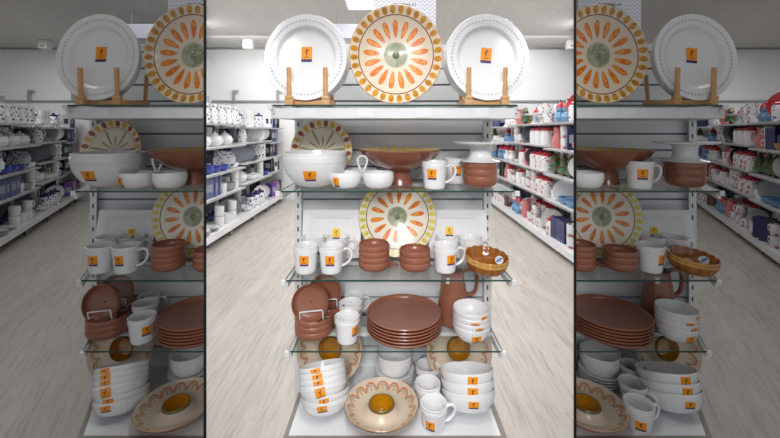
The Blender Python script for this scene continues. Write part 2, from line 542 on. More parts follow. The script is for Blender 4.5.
def rect_platter(w, h):
    def fn(bm):
        def ring(s, inset, z, rad):
            pts = []
            hw, hh = w / 2 - inset, h / 2 - inset
            for cx, cy, a0 in ((hw - rad, hh - rad, 0), (-hw + rad, hh - rad, 90), (-hw + rad, -hh + rad, 180), (hw - rad, -hh + rad, 270)):
                for k in range(5):
                    a = math.radians(a0 + 22.5 * k); pts.append(bm.verts.new((cx + rad * math.cos(a), cy + rad * math.sin(a), z)))
            return pts
        R = [ring(0, .03, 0, .02), ring(0, .0, .014, .008), ring(0, .001, .0175, .008), ring(0, .004, .0165, .008), ring(0, .030, .011, .014), ring(0, .036, .004, .016)]
        for a, b in zip(R, R[1:]):
            n = len(a)
            for i in range(n): bm.faces.new((a[i], a[(i + 1) % n], b[(i + 1) % n], b[i]))
        bm.faces.new(R[0][::-1]); bm.faces.new(R[-1])
    return quick('rect_platter', [WHITE], fn)
M_RECT = rect_platter(.232, .185)

def chipdip(bm):
    p = [(0, 0), (.058, 0), (.062, .004), (.095, .018), (.122, .040), (.1285, .049), (.1265, .0515), (.123, .0485), (.105, .030), (.082, .018), (.068, .016), (.054, .024), (.046, .040), (.0440, .047), (.0425, .0486), (.0405, .047), (.0385, .030), (.030, .012), (0, .008)]
    mi = [0] * 5 + [1] * 7 + [3] * 3 + [2] * 3
    lathe_bm(bm, p, 72, mi)
RIMB = mat('olive_brown_rim', rgb(104, 88, 40), .2, coat=.4)
M_CHIP = quick('chip_bowl', [TERRA, ARCH, AMBER, RIMB], chipdip)

JUG_OUT = [(.047, 0), (.054, .004), (.058, .03), (.0575, .07), (.052, .12), (.046, .16), (.041, .19), (.041, .205)]
def jug_mesh(bm):
    out = dense(JUG_OUT, 4)
    p = [(0, 0)] + out + [(.039, .207), (.037, .203), (.037, .19), (.042, .16), (.048, .12), (.053, .07), (.052, .02), (0, .012)]
    lathe_bm(bm, p, 48, None, lambda r, z, t: (r * (1 + (.22 * max(0, (z - .16) / .05) * max(0, math.cos(t - PI)) ** 6)), z))
M_JUG = quick('jug_body', [TERRA], jug_mesh)
M_JUGH = quick('jug_handle', [TERRA], lambda bm: tube_bm(bm, smooth_pts([(.039, 0, .198), (.060, 0, .206), (.088, 0, .200), (.094, 0, .178), (.094, 0, .150), (.088, 0, .122), (.072, 0, .108), (.050, 0, .110)], 5), .0075, 10, 0, 1.3))

def cake_stand_foot(bm):
    lathe_bm(bm, [(0, .006), (.066, .0), (.071, .003), (.067, .006), (.050, .009), (.041, .016), (.037, .028), (.037, .048), (.041, .058), (.048, .062), (.0, .062)], 48)
def cake_stand_top(bm):
    lathe_bm(bm, [(0, .061), (.05, .061), (.095, .066), (.098, .071), (.0965, .0725), (.0, .069)], 56)
M_CSF = quick('cake_stand_foot', [WHITE], cake_stand_foot); M_CST = quick('cake_stand_top', [WHITE], cake_stand_top)
M_SAUCER = plate_mesh(.0775, 0, WHITE)
M_SWB, r_swb = bowl(.072, .062, [WHITE], .5, .004)
M_LOOP = quick('loop_handle', [WHITE], lambda bm: tube_bm(bm, smooth_pts([(-.004, 0, .045), (-.007, 0, .062), (-.015, 0, .082), (-.016, 0, .097), (-.008, 0, .108), (.008, 0, .108), (.016, 0, .097), (.015, 0, .082), (.007, 0, .062), (.004, 0, .045)], 5), .0042, 8, 0, 1.3))
M_HUB = quick('dish_hub', [WHITE], lambda bm: lathe_bm(bm, [(0, .030), (.018, .032), (.020, .040), (.012, .049), (0, .050)], 24))

def stand_base(bm):
    for sx in (-1, 1):
        box_bm(bm, sx * .060 - .013, sx * .060 + .013, -.050, .105, 0, .020, 0, .002)
        box_bm(bm, sx * .060 - .013, sx * .060 + .013, -.052, -.034, .020, .030, 0, .002)
    box_bm(bm, -.052, .052, -.024, -.004, .003, .019, 0, .001); box_bm(bm, -.052, .052, .078, .094, .003, .019, 0, .001)
M_STB = quick('stand_base', [WOOD], stand_base)
def stand_arm(bm):
    tube_bm(bm, [(0, -.043, .020), (0, -.047, .123)], .0078, 8)
M_ARM = quick('stand_arm', [WOOD], stand_arm)
M_BACKARM = quick('stand_back_arm', [WOOD], lambda bm: tube_bm(bm, [(0, .094, .012), (0, .104, .12)], .0068, 8))
def wire(bm):
    tube_bm(bm, smooth_pts([(-.041, 0, 0), (-.041, -.004, .022), (-.034, -.004, .027), (.034, -.004, .034), (.041, -.004, .030), (.042, 0, .006)], 4), .0024, 6)
    tube_bm(bm, smooth_pts([(-.041, 0, 0), (-.03, .040, .001), (.03, .040, .001), (.042, 0, .0)], 4), .0022, 6)
M_WIRE = quick('wire_easel', [PAINT], wire)
def peg_stand(bm):
    tube_bm(bm, [(-.03, 0, .006), (.03, 0, .006)], .005, 8); tube_bm(bm, [(-.03, -.03, .008), (-.03, .03, .006)], .006, 8); tube_bm(bm, [(.03, -.03, .008), (.03, .03, .006)], .006, 8)
M_PEG = quick('peg_stand', [TERRA], peg_stand)

def coin_sticker(x, y, z, R):
    bm = bmesh.new(); uvl = bm.loops.layers.uv.new('UVMap')
    vs = [bm.verts.new((x + R * math.cos(2 * PI * k / 20), y + R * math.sin(2 * PI * k / 20), z)) for k in range(20)]
    f = bm.faces.new(vs)
    for k, l in enumerate(f.loops): l[uvl].uv = (.5 + .5 * math.cos(2 * PI * k / 20), .5 + .5 * math.sin(2 * PI * k / 20))
    return mesh_of(bm, 'round_sticker', [ST_ROUND], False, uv=1)

# ------------------------------------------------------------------ scene graph
THINGS = []
def props(o, label=None, cat=None, group=None, kind=None):
    if label: o['label'] = label
    if cat: o['category'] = cat
    if group: o['group'] = group
    if kind: o['kind'] = kind
    return o

def link(name, me, parent=None, loc=(0, 0, 0), rot=(0, 0, 0), label=None):
    o = bpy.data.objects.new(name, me); COL.objects.link(o)
    o.location = loc; o.rotation_euler = rot
    if parent: o.parent = parent
    if label: o['label'] = label
    return o

def struct(name, me, parent=None):
    o = link(name, me, parent)
    if not parent: o['kind'] = 'structure'
    return o

DESC = {'main': 'bright middle display', 'left': 'dim left display', 'right': 'dim right display'}
def X(u, Y, bay): return (u - 390.0) / F * Y + BAYS[bay] * SL * Y

def make(name, cat, label, group, parts, loc, rot=(0, 0, 0), bay='main', suffix=True, scale=None):
    """parts: [(part name, mesh, loc, rot, [sub-parts])]; one part alone with no children becomes a single mesh object"""
    if suffix: label = label + ', ' + DESC[bay]
    if len(parts) == 1 and not parts[0][4]:
        o = link(name, parts[0][1], None, loc, rot)
    else:
        o = link(name, None, None, loc, rot)
        for pn, me, pl, pr, subs in parts:
            c = link(pn, me, o, pl, pr)
            for sn, sme, sl, sr, _ in subs: link(sn, sme, c, sl, sr)
    if scale: o.scale = scale
    props(o, label, cat, (group + ' in the ' + DESC[bay]) if group and suffix else group)
    THINGS.append((o, bay)); return o
def P(n, me, l=(0, 0, 0), r=(0, 0, 0), subs=()): return (n, me, l, r, list(subs))

# shelf heights
Z1, Z2, Z3, Z4, Z5 = 1.4790, 1.1945, .8900, .6380, .4045
YB = 1.555

# pre-built stickers
ST = {}
def st(key, fn):
    if key not in ST: ST[key] = fn()
    return ST[key]
s_plate = flat_sticker(.0, .012, .0052, .037, .050)
s_plate_r = flat_sticker(-.002, .008, .0052, .037, .050, None, -.10)

def gondola(bay):
    root = link('display_gondola', None, None, (0, 0, 0))
    props(root, {'main': 'white shop gondola with slatwall back and four glass shelves, bright middle bay',
                 'left': 'white shop gondola with glass shelves in the dim left bay',
                 'right': 'white shop gondola with glass shelves in the dim right bay'}[bay], 'display shelving')
    THINGS.append((root, bay)); B = BAYS[bay] * SL
    def S(x, y): return (x + B * y, y)
    def board(bm, x0, x1, y0, y1, z0, z1, side=0, top=0): prism_bm(bm, [S(x0, y0), S(x1, y0), S(x1, y1), S(x0, y1)], z0, z1, side, top)
    # slatwall back with shaded grooves cut in
    def slat(bm):
        x0, x1 = -.375, .402
        z = 1.758; lines = []
        zz = 1.4 - (117.5 - 129) / F * YB
        gs = []
        k = zz
        while k > .42: gs.append(k); k -= .0687
        gs = [zz + .0687 * i for i in (4, 3, 2, 1)] + gs
        top = z
        for g in gs:
            if g > z - .01: continue
            board(bm, x0, x1, YB, YB + .012, g + .004, top); board(bm, x0, x1, YB + .008, YB + .014, g - .004, g + .004, 1, 1); top = g - .004
        board(bm, x0, x1, YB, YB + .012, .06, top)
        board(bm, x0, x1, YB + .012, YB + .03, .06, z)
    link('slatwall_panel', quick('slatwall', [SLAT, GROOVE], slat, False), root)
    for x in (-.379, .402):
        def up(bm, x=x):
            board(bm, x - .014, x + .014, YB - .03, YB, .05, 1.60)
            z = .45
            while z < 1.58:
                if True:
                    board(bm, x - .003, x + .003, YB - .0306, YB - .03, z, z + .018, 1, 1)
                z += .048
        link('upright', quick('upright', [PAINT, SLOT], up, False), root)
    link('back_edge_panel', quick('edgep', [PAINT], lambda bm: board(bm, .402 + .014, .402 + .022, YB - .01, YB + .03, .06, 1.60), False), root)
    spec = [(Z1, 1.20, -.386, .418), (Z2, 1.23, -.369, .419), (Z3, 1.25, -.356, .4155), (Z4, 1.27, -.350, .388)]
    for i, (z, yf, x0, x1) in enumerate(spec):
        th = .0055
        def gl(bm): board(bm, x0, x1, yf, YB - .035, z - th, z, 0, 1)
        link('glass_shelf', quick('glass_shelf', [GEDGE, GLASS], gl, False), root, label='clear glass shelf with green edge')
        zb = z - th - .0005
        for sx, xx in ((-1, x0), (1, x1)):
            def br(bm):
                w = .011
                c = xx - sx * .004
                prism_bm(bm, [S(c - w / 2, yf + .004), S(c + w / 2, yf + .004), S(c + w / 2, YB - .03), S(c - w / 2, YB - .03)], zb - .022, zb)
                c2 = xx + sx * .002
                board(bm, c2 - .008, c2 + .008, yf - .008, yf + .006, z - .016, z - .001)
            o = link('shelf_bracket', quick('bracket', [PAINT], br, False), root)
        if i:
            yc = {1: 1.44, 2: 1.44, 3: 1.395}[i]
            link('cross_rail', quick('rail', [PAINT], lambda bm: board(bm, x0 + .004, x1 - .004, yc, yc + .045, zb - .013, zb), False), root)
        else:
            def tray(bm):
                board(bm, x0 - .002, x1 + .006, yf + .012, YB - .032, z - .044, z - .0085)
                for k in range(4):
                    xa = x0 + .09 + k * .19
                    board(bm, xa, xa + .05, yf + .0105, yf + .012, z - .040, z - .012, 1, 1)
            link('top_tray', quick('tray', [PAINT, DECK], tray, False), root)
    # deck and plinth
    link('deck', quick('deck', [DECK], lambda bm: board(bm, -.330, .360, 1.2, YB, Z5 - .018, Z5), False), root)
    def tr(bm):
        board(bm, -.345, -.330, 1.19, YB, Z5 - .03, Z5 + .001); board(bm, .360, .378, 1.19, YB, Z5 - .03, Z5 + .001)
        board(bm, -.330, .360, 1.188, 1.2, Z5 - .03, Z5 + .001)
    link('deck_trim', quick('dtrim', [TRIM], tr, False), root)
    link('plinth', quick('plinth', [PAINT], lambda bm: board(bm, -.335, .365, 1.21, YB, .0, Z5 - .031), False), root)

def mug(u, Y, z, bay, label, group, theta=None, hrot=0, hide=False, sz=.030, zc=.050, sc=1.0, zs=1.0):
    subs = [P('handle', M_HANDLE, (0, 0, 0), (0, 0, hrot))]
    parts = [P('body', M_MUG)] + subs
    if theta is not None:
        parts.append(P('price_sticker', st(('mug', theta, sz, zc), lambda: lathe_sticker(mug_r, zc, .036, sz, theta))))
    make('mug', 'mug', label, group, parts, (X(u, Y, bay), Y, z), bay=bay, scale=(sc * 1.06, sc * 1.06, sc * zs))

def stack(n, name, cat, labels, group, me, u, Y, z, pitch, bay, stickers=None, tilt=(0, 0), rf=None, jitter=0, rots=None):
    """a pile built along its own (possibly leaning) axis"""
    R = Matrix.Rotation(tilt[1], 4, 'Y') @ Matrix.Rotation(tilt[0], 4, 'X')
    base = Vector((X(u, Y, bay), Y, z))
    for k in range(n):
        p = base + (R @ Vector((0, 0, pitch * k)))
        e = R.to_euler()
        parts = [P('body', me)]
        if stickers and stickers[k]: parts.append(P('price_sticker', stickers[k]))
        make(name, cat, labels[k], group, parts, p, e, bay)

ORD = ['bottom', 'second', 'third', 'fourth', 'fifth', 'sixth', 'seventh']
def ordl(k, n):
    if k == 0: return 'bottom one'
    if k == n - 1: return 'top one'
    return ['', 'second', 'third', 'fourth', 'fifth', 'sixth'][k] + ' from bottom'

def fill(bay):
    # ---------------- top shelf
    for side, u, sgn in (('left', 307, 1), ('right', 486.3, -1)):
        Yp = 1.262; tilt = math.radians(6)
        for k in range(5):
            Y = Yp + k * .021
            lab = f'white beaded dinner plate, ' + ('front one' if k == 0 else ['', 'second', 'third', 'fourth', 'fifth', 'sixth'][k] + ' back') + f' on {side} wooden stand'
            parts = [P('body', M_DINNER)]
            if k == 0: parts.append(P('price_sticker', s_plate if side == 'left' else s_plate_r))
            z = Z1 + .150 + .012
            make('dinner_plate', 'plate', lab, 'white plates on the ' + side + ' stand', parts, (X(u, Yp, bay) + (Y - Yp) * BAYS[bay] * SL, Y, z), (PI / 2 - tilt, 0, 0), bay, scale=(.982, 1.05, 1))
        uu = 308.5 if side == 'left' else 485.5
        make('plate_stand', 'plate stand', f'pale wooden easel holding the {side} stack of white plates', None,
             [P('base', M_STB), P('arm', M_ARM, (-.060, 0, 0)), P('arm', M_ARM, (.060, 0, 0)), P('rear_arm', M_BACKARM, (-.060, 0, 0)), P('rear_arm', M_BACKARM, (.060, 0, 0))],
             (X(uu, 1.24, bay), 1.265, Z1), (0, 0, 0), bay)
    make('sunburst_platter', 'platter', 'big orange sunburst platter with mustard rim on the top shelf', None, [P('body', M_SUN1)],
         (X(396, 1.24, bay), 1.262, Z1 + .1715), (PI / 2 - math.radians(5), 0, 0), bay)
    # ---------------- second shelf
    for k in range(2):
        parts = [P('body', M_SERV)]
        if k == 0: parts.append(P('price_sticker', st('serv', lambda: lathe_sticker(r_serv, .046, .036, .042, .02))))
        make('serving_bowl', 'bowl', 'large white beaded serving bowl, ' + ('outer one of two, stickered' if k == 0 else 'nested inside the stickered one'), 'nested serving bowls', parts,
             (X(315.3, 1.345, bay), 1.345, Z2 + .013 * k), bay=bay, scale=(1, 1, 1) if k == 0 else (.99, .99, 1))
    make('leaf_platter', 'platter', 'cream platter with brown and mustard dabbed rim behind the serving bowls', None, [P('body', M_LEAF)],
         (X(323.3, 1.49, bay), 1.475, Z2 + .120), (PI / 2 - math.radians(9), 0, 0), bay)
    make('triple_dish', 'serving dish', 'white three-cup dish with upright loop handle on second shelf', None,
         [P('cup', M_CUPD, (-.0575, -.02, 0), (0, 0, 0), [P('price_sticker', st('tri', lambda: lathe_sticker(r_cupd, .024, .034, .026, -.55)))]),
          P('cup', M_CUPD, (.0575, -.02, 0)), P('cup', M_CUPD, (0, .08, 0)), P('hub', M_HUB, (0, .012, 0)), P('handle', M_LOOP, (0, .0, 0))],
         (X(362.4, 1.32, bay), 1.32, Z2), bay=bay)
    make('footed_bowl', 'bowl', 'wide terracotta footed bowl with yellow dabbed inside', None, [P('body', M_FOOTED)], (X(400, 1.40, bay), 1.395, Z2), bay=bay, scale=(1, 1, 1.02))
    mug(434.5, 1.285, Z2, bay, 'white mug with orange sticker, front one on second shelf', 'mugs on the second shelf', -.35, 0, zc=.052)
    mug(455, 1.412, Z2, bay, 'white mug half hidden behind the front mug, second shelf', 'mugs on the second shelf', -.02, 1.4)
    stack(3, 'small_bowl', 'bowl', ['small terracotta bowl under white cake stand, ' + ordl(k, 3) for k in range(3)], 'terracotta bowls under the cake stand', M_TB2, 480, 1.325, Z2, .0245, bay)
    make('cake_stand', 'cake stand', 'white cake stand standing on the terracotta bowls', None, [P('foot', M_CSF), P('plate', M_CST)], (X(480, 1.325, bay), 1.325, Z2 + .088), bay=bay)
    # ---------------- third shelf
    t = math.radians(12)
    make('rectangular_platter', 'platter', 'white rectangular platter leaning behind the four left mugs', 'rectangular platters',
         [P('body', M_RECT), P('price_sticker', st('rl', lambda: flat_sticker(.017, -.002, .0048, .030, .041, ST_YELLOW)))], (X(332, 1.47, bay), 1.475, Z3 + .094), (PI / 2 - t, 0, 0), bay)
    make('rectangular_platter', 'platter', 'white rectangular platter leaning behind the right mugs', 'rectangular platters',
         [P('body', M_RECT), P('price_sticker', st('rr', lambda: flat_sticker(-.032, .007, .0048, .030, .036, ST_YELLOW)))], (X(457.5, 1.47, bay), 1.475, Z3 + .094), (PI / 2 - t, 0, 0), bay)
    make('sunburst_platter', 'platter', 'paler orange sunburst platter on the third shelf', None, [P('body', M_SUN2)], (X(397.3, 1.47, bay), 1.480, Z3 + .160), (PI / 2 - math.radians(8), 0, 0), bay, scale=(1.02, 1.02, 1))
    make('peg_stand', 'plate stand', 'tiny brown ceramic foot between the terracotta bowl stacks', None, [P('body', M_PEG)], (X(391, 1.42, bay), 1.38, Z3), (0, 0, .5), bay, scale=(.5, .8, 1))
    mug(305.9, 1.326, Z3, bay, 'white mug, front left of the left four, third shelf', 'left mugs on the third shelf', .05, 2.3)
    mug(331.4, 1.326, Z3, bay, 'white mug, front right of the left four, third shelf', 'left mugs on the third shelf', .02, .15)
    mug(313.6, 1.437, Z3, bay, 'white mug, back left of the left four, third shelf', 'left mugs on the third shelf', .5, 2.5)
    mug(337.4, 1.437, Z3, bay, 'white mug, back right of the left four, third shelf', 'left mugs on the third shelf', None, .1)
    mug(445.3, 1.333, Z3, bay, 'white mug in front of the right three, third shelf', 'right mugs on the third shelf', .42, .15)
    mug(447, 1.44, Z3, bay, 'white mug back left of the right three, third shelf', 'right mugs on the third shelf', None, 2.2)
    mug(470.5, 1.424, Z3, bay, 'white mug back right of three, behind amber bowls', 'right mugs on the third shelf', -.15, .1)
    stack(4, 'small_bowl', 'bowl', ['small terracotta bowl of the left four, third shelf, ' + ordl(k, 4) for k in range(4)], 'left terracotta bowl stack', M_TB, 374, 1.352, Z3, .0205, bay)
    stack(3, 'small_bowl', 'bowl', ['small terracotta bowl of the right three, third shelf, ' + ordl(k, 3) for k in range(3)], 'right terracotta bowl stack', M_TB, 414.8, 1.350, Z3, .0212, bay)
    for k in range(2):
        parts = [P('body', M_FLUTE)]
        if k == 1: parts.append(P('round_sticker', st('round', lambda: coin_sticker(0, 0, 0, .0145)), (.047, .004, .030), (math.radians(40), math.radians(-38), 0)))
        make('fluted_bowl', 'bowl', 'amber fluted bowl, ' + ('lower one of two' if k == 0 else 'upper one with round sticker'), 'fluted amber bowls', parts,
             (X(485.6, 1.315, bay), 1.315, Z3 + .006 + .0105 * k), (math.radians(7), math.radians(3), 0), bay)
    # ---------------- fourth shelf
    for nm, u, Y in (('front', 313.8, 1.382), ('back', 328, 1.472)):
        stack(3, 'saucer_dish', 'dish', [f'shallow terracotta dish, {nm} left pile, ' + ordl(k, 3) for k in range(3)], nm + ' pile of shallow terracotta dishes', M_TS, u, Y, Z4, .0205, bay)
        zt = Z4 + .0205 * 2 + .032
        make('dish_easel', 'easel', f'white wire easel on the {nm} terracotta pile', None, [P('body', M_WIRE)], (X(u, Y, bay), Y - .042, zt), (0, 0, 0), bay)
        make('saucer_dish', 'dish', f'terracotta dish propped upright on the {nm} left pile', None,
             [P('body', M_TS), P('stamp', st('stamp', lambda: quick('stamp', [mat('stamp_dark', rgb(96, 54, 44), .4)], stamp)), (0, 0, .0066))], (X(u - 2.3, Y, bay), Y - .004, zt + .046), (PI / 2 - math.radians(12), 0, 0), bay, scale=(.96, .96, 1))
    mug(347.2, 1.335, Z4, bay, 'white mug with side sticker, front of fourth shelf trio', 'mug row on the fourth shelf', .95, 1.75, zs=.94)
    mug(350.6, 1.427, Z4, bay, 'white mug, middle of fourth shelf trio', 'mug row on the fourth shelf', .7, 1.7)
    mug(354, 1.513, Z4, bay, 'white mug, back of fourth shelf trio, handle out right', 'mug row on the fourth shelf', None, .2, sc=.9)
    stack(6, 'terracotta_plate', 'plate', ['terracotta dinner plate in the big pile, ' + ordl(k, 6) for k in range(6)], 'terracotta plate pile', M_TPLATE, 404, 1.398, Z4, .0112, bay)
    make('jug', 'jug', 'tall terracotta jug behind the white bowls, fourth shelf', None, [P('body', M_JUG), P('handle', M_JUGH), P('tag', st('jt', lambda: lathe_sticker(interp(JUG_OUT), .175, .022, .014, -.65, PAINT)))],
         (X(453, 1.465, bay), 1.465, Z4), bay=bay)
    wb = [st('wb0', lambda: lathe_sticker(r_wb4, .027, .030, .032, .1, None, .15)), st('wb1', lambda: lathe_sticker(r_wb4, .047, .011, .030, .25, ST_ORANGE)), st('wb2', lambda: lathe_sticker(r_wb4, .047, .010, .030, .0, ST_ORANGE)), st('wb3', lambda: lathe_sticker(r_wb4, .045, .013, .028, .55, ST_ORANGE))]
    stack(4, 'beaded_bowl', 'bowl', ['white beaded bowl before the jug, fourth shelf, ' + ordl(k, 4) for k in range(4)], 'white bowls before the jug', M_WB4, 471.4, 1.345, Z4, .0190, bay, wb)
    # ---------------- deck
    for nm, u, vc in (('left', 331, 0), ('right', 457.3, 0)):
        make('chip_and_dip_bowl', 'platter', f'arch-patterned chip and dip bowl leaning at deck back, {nm} one', 'leaning chip and dip bowls', [P('body', M_CHIP)], (X(u, 1.47, bay), 1.485, Z5 + .128), (PI / 2 - math.radians(14), 0, 0), bay)
    make('chip_and_dip_bowl', 'platter', 'arch-patterned chip and dip bowl lying flat at the front of the deck', None, [P('body', M_CHIP)], (X(381.5, 1.283, bay), 1.283, Z5 + .0), (0, 0, .3), bay)
    stack(4, 'saucer', 'saucer', ['white saucer behind the flat dip bowl, ' + ordl(k, 4) for k in range(4)], 'white saucers at the back', M_SAUCER, 395, 1.467, Z5, .0100, bay)
    stack(2, 'white_bowl', 'bowl', ['plain white bowl on the white saucers, ' + ['lower', 'upper'][k] for k in range(2)], 'bowls on the saucers', M_SWB, 394.6, 1.467, Z5 + .0345 , .020, bay)
    tl = (math.radians(-13), math.radians(-3))
    up = (math.radians(-24), math.radians(-9))
    bl = [st(('wbl', k), lambda k=k: lathe_sticker(r_wbl, [.034, .034, .028, .036, .036, .037][k], [.020, .020, .034, .026, .026, .022][k], .034, [.05, .12, .10, .05, .02, -.05][k], None, .1)) for k in range(6)]
    stack(2, 'beaded_bowl', 'bowl', ['white beaded bowl, left deck pile, ' + ordl(k, 6) for k in range(2)], 'left deck pile of beaded bowls', M_WBL, 325.5, 1.30, Z5 + .012, .021, bay, bl[:2], tl)
    stack(4, 'beaded_bowl', 'bowl', ['white beaded bowl, left deck pile, ' + ordl(k + 2, 6) for k in range(4)], 'left deck pile of beaded bowls', M_WBL, 324.0, 1.296, Z5 + .053, .0180, bay, bl[2:], up)
    br = [st(('wbr', k), lambda k=k: lathe_sticker(r_wbr, [.036, .040, .042][k], [.022, .034, .036][k], .034, [.0, .0, .03][k], None, -.05)) for k in range(3)]
    stack(3, 'plain_bowl', 'bowl', ['large plain white bowl, right deck pile, ' + ordl(k, 3) for k in range(3)], 'right deck pile of plain bowls', M_WBR, 469.5, 1.303, Z5 + .010, .0295, bay, br, (math.radians(-20), math.radians(-1)))
    mug(433.8, 1.238, Z5, bay, 'white mug with orange sticker, front of deck mug row', 'deck mugs', -.45, .15, zc=.032, zs=.86)
    mug(427.8, 1.332, Z5, bay, 'white mug, middle of the deck mug row', 'deck mugs', None, -.9, zs=.9)
    mug(427.6, 1.426, Z5, bay, 'white mug, back of the deck mug row', 'deck mugs', None, .3, zs=.92)

for bay in BAYS:
    gondola(bay); fill(bay)

# ------------------------------------------------------------------ aisle racks
def LB(prof, mats, mids=None, segs=20):
    def fn(bm): lathe_bm(bm, prof, segs, mids)
    return quick('ware', mats, fn)
KIND = {}
RACKBACK = mat('rack_back_mid_grey', rgb(74, 76, 86), .5); RACKBACK_DARK = mat('rack_back_navy', rgb(44, 44, 62), .5)
def kinds():
    for nm, m in (('white', WHITE), ('navy', NAVY), ('cobalt', COBALT), ('grey', GREYG), ('blue patterned', BLUEDOT), ('red patterned', REDDOT), ('rose patterned', FLORAL), ('red', RED), ('sky blue', SKY), ('pink', PINK), ('ochre', OCHRE), ('slate', SLATE)):
        inn = WHITE if 'patt' in nm else m
        o, i = bowl_profile(.07, .055, .45, .004)
        KIND[nm + ' bowl'] = (LB([(0, .001)] + o + i, [m]), 'bowl', 'bowl', .075, 'up')
        o, i = bowl_profile(.05, .04, .45, .004)
        KIND['small ' + nm + ' bowl'] = (LB([(0, .001)] + o + i, [m]), 'bowl', 'bowl', .055, 'up')
        def mg(bm, m=m):
            lathe_bm(bm, [(0, 0), (.032, 0), (.04, .01), (.041, .09), (.038, .09), (.037, .01), (0, .008)], 18)
            tube_bm(bm, smooth_pts([(0, .04, .075), (0, .065, .07), (0, .065, .03), (0, .038, .02)], 3), .005, 6)
        KIND[nm + ' mug'] = (quick('mug', [m], mg), 'mug', 'mug', .065, 'up')
        def pl(bm): lathe_bm(bm, [(0, 0), (.07, 0), (.125, .015), (.127, .018), (.12, .017), (.075, .005), (0, .004)], 28)
        KIND[nm + ' plate'] = (quick('plate', [m], pl), 'plate', 'plate', .09, 'stand')
        def fl(bm): lathe_bm(bm, [(0, 0), (.06, 0), (.10, .010), (.102, .012), (.095, .012), (.065, .005), (0, .004)], 28)
        KIND[nm + ' side plate'] = (quick('plate', [m], fl), 'side_plate', 'plate', .10, 'flat')
        def tp(bm):
            lathe_bm(bm, [(0, 0), (.04, 0), (.065, .02), (.075, .05), (.06, .085), (.035, .098), (0, .099)], 20, [0] * 6)
            lathe_bm(bm, [(0, .098), (.036, .098), (.03, .110), (.008, .118), (.011, .128), (0, .135)], 16, [1] * 5)
            tube_bm(bm, smooth_pts([(0, -.06, .04), (0, -.09, .055), (0, -.105, .09)], 3), [.016, .015, .013, .011, .009, .008, .007], 8)
            tube_bm(bm, smooth_pts([(0, .055, .08), (0, .10, .085), (0, .10, .04), (0, .06, .03)], 3), .006, 6)
        KIND[nm + ' teapot'] = (quick('teapot', [m, RED if nm in ('red patterned', 'rose patterned') else m], tp), 'teapot', 'teapot', .11, 'up')
        def jr(bm):
            lathe_bm(bm, [(0, 0), (.05, 0), (.056, .01), (.056, .11), (.046, .13), (0, .131)], 20, [0] * 5)
            lathe_bm(bm, [(.0, .128), (.050, .128), (.050, .142), (.03, .152), (.01, .156), (.012, .170), (0, .174)], 16, [1] * 6)
        KIND[nm + ' canister'] = (quick('canister', [m, RED if nm in ('white', 'red patterned', 'rose patterned') else NAVY], jr), 'canister', 'canister', .07, 'up')
        def jg(bm):
            lathe_bm(bm, [(0, 0), (.035, 0), (.05, .03), (.045, .08), (.03, .12), (.036, .16), (.032, .16), (.026, .12), (0, .10)], 18)
            tube_bm(bm, smooth_pts([(0, .03, .14), (0, .07, .12), (0, .075, .07), (0, .045, .05)], 3), .006, 6)
        KIND[nm + ' jug'] = (quick('jug', [m], jg), 'jug', 'jug', .07, 'up')
        KIND[nm + ' cake stand'] = (LB([(0, 0), (.06, 0), (.04, .02), (.018, .045), (.025, .09), (.11, .10), (.115, .112), (0, .105)], [m]), 'cake_stand', 'cake stand', .12, 'up')
    for nm, m in (('navy', NAVY), ('black', BLACK), ('purple', PURPLE), ('brown', BROWN), ('dusty pink', BLUSH), ('blue-grey', BLUEGREY), ('white', PAINT)):
        def bx(bm, m=m):
            box_bm(bm, -.045, .045, -.05, .05, 0, .16, 0, .002); box_bm(bm, .045, .0456, -.03, .03, .05, .11, 1); box_bm(bm, -.03, .03, -.0506, -.05, .05, .11, 1)
        KIND[nm + ' box'] = (quick('box', [m, GREYG if nm != 'white' else NAVY], bx, False), 'gift_box', 'box', .075, 'box')
        KIND[nm + ' bottle'] = (LB([(0, 0), (.03, 0), (.032, .01), (.032, .12), (.014, .16), (.012, .20), (0, .201)], [m]), 'bottle', 'bottle', .045, 'up')
    def tree(bm):
        lathe_bm(bm, [(0, 0), (.015, 0), (.015, .03), (.06, .03), (.035, .08), (.048, .08), (.022, .13), (.034, .13), (0, .20)], 14, [1, 1, 1, 0, 0, 0, 0, 0])
        for k in range(14): bead_bm(bm, (.05 - .002 * k) * math.cos(k * 2.4), (.05 - .002 * k) * math.sin(k * 2.4), .045 + .010 * k, .008, 2, 6)
    KIND['green christmas tree ornament'] = (quick('tree', [GREEN, BROWN, RED], tree), 'tree_ornament', 'ornament', .075, 'up')
    def snow(bm):
        lathe_bm(bm, [(0, 0), (.04, .005), (.055, .04), (.045, .07), (.03, .085), (.04, .105), (.034, .13), (0, .145)], 16, [0] * 7)
        lathe_bm(bm, [(.0, .125), (.040, .124), (.034, .140), (.018, .165), (0, .185)], 14, [1] * 4); bead_bm(bm, 0, 0, .188, .010, 0, 6)
    for nm, a in (('white', WHITE), ('sky blue', SKY)): KIND[nm + ' snowman jar'] = (quick('snowman', [a, RED], snow), 'snowman_jar', 'ornament', .07, 'up')
kinds()
for k_, v_ in list(KIND.items()):
    me_, on_, ct_, rd_, md_ = v_
    f_ = {'bowl': 1.25, 'mug': 1.25, 'plate': 1.0, 'teapot': 1.3, 'canister': 1.25, 'jug': 1.35, 'cake stand': 1.15, 'box': 1.35, 'bottle': 1.15, 'ornament': 1.2}[ct_]
    if md_ == 'flat': f_ = 1.15
    if md_ in ('up', 'box'): f_ *= 1.12
    me_.transform(Matrix.Scale(f_, 4)); KIND[k_] = (me_, on_, ct_, rd_ * f_ * (.94 if md_ == 'up' else 1), md_)

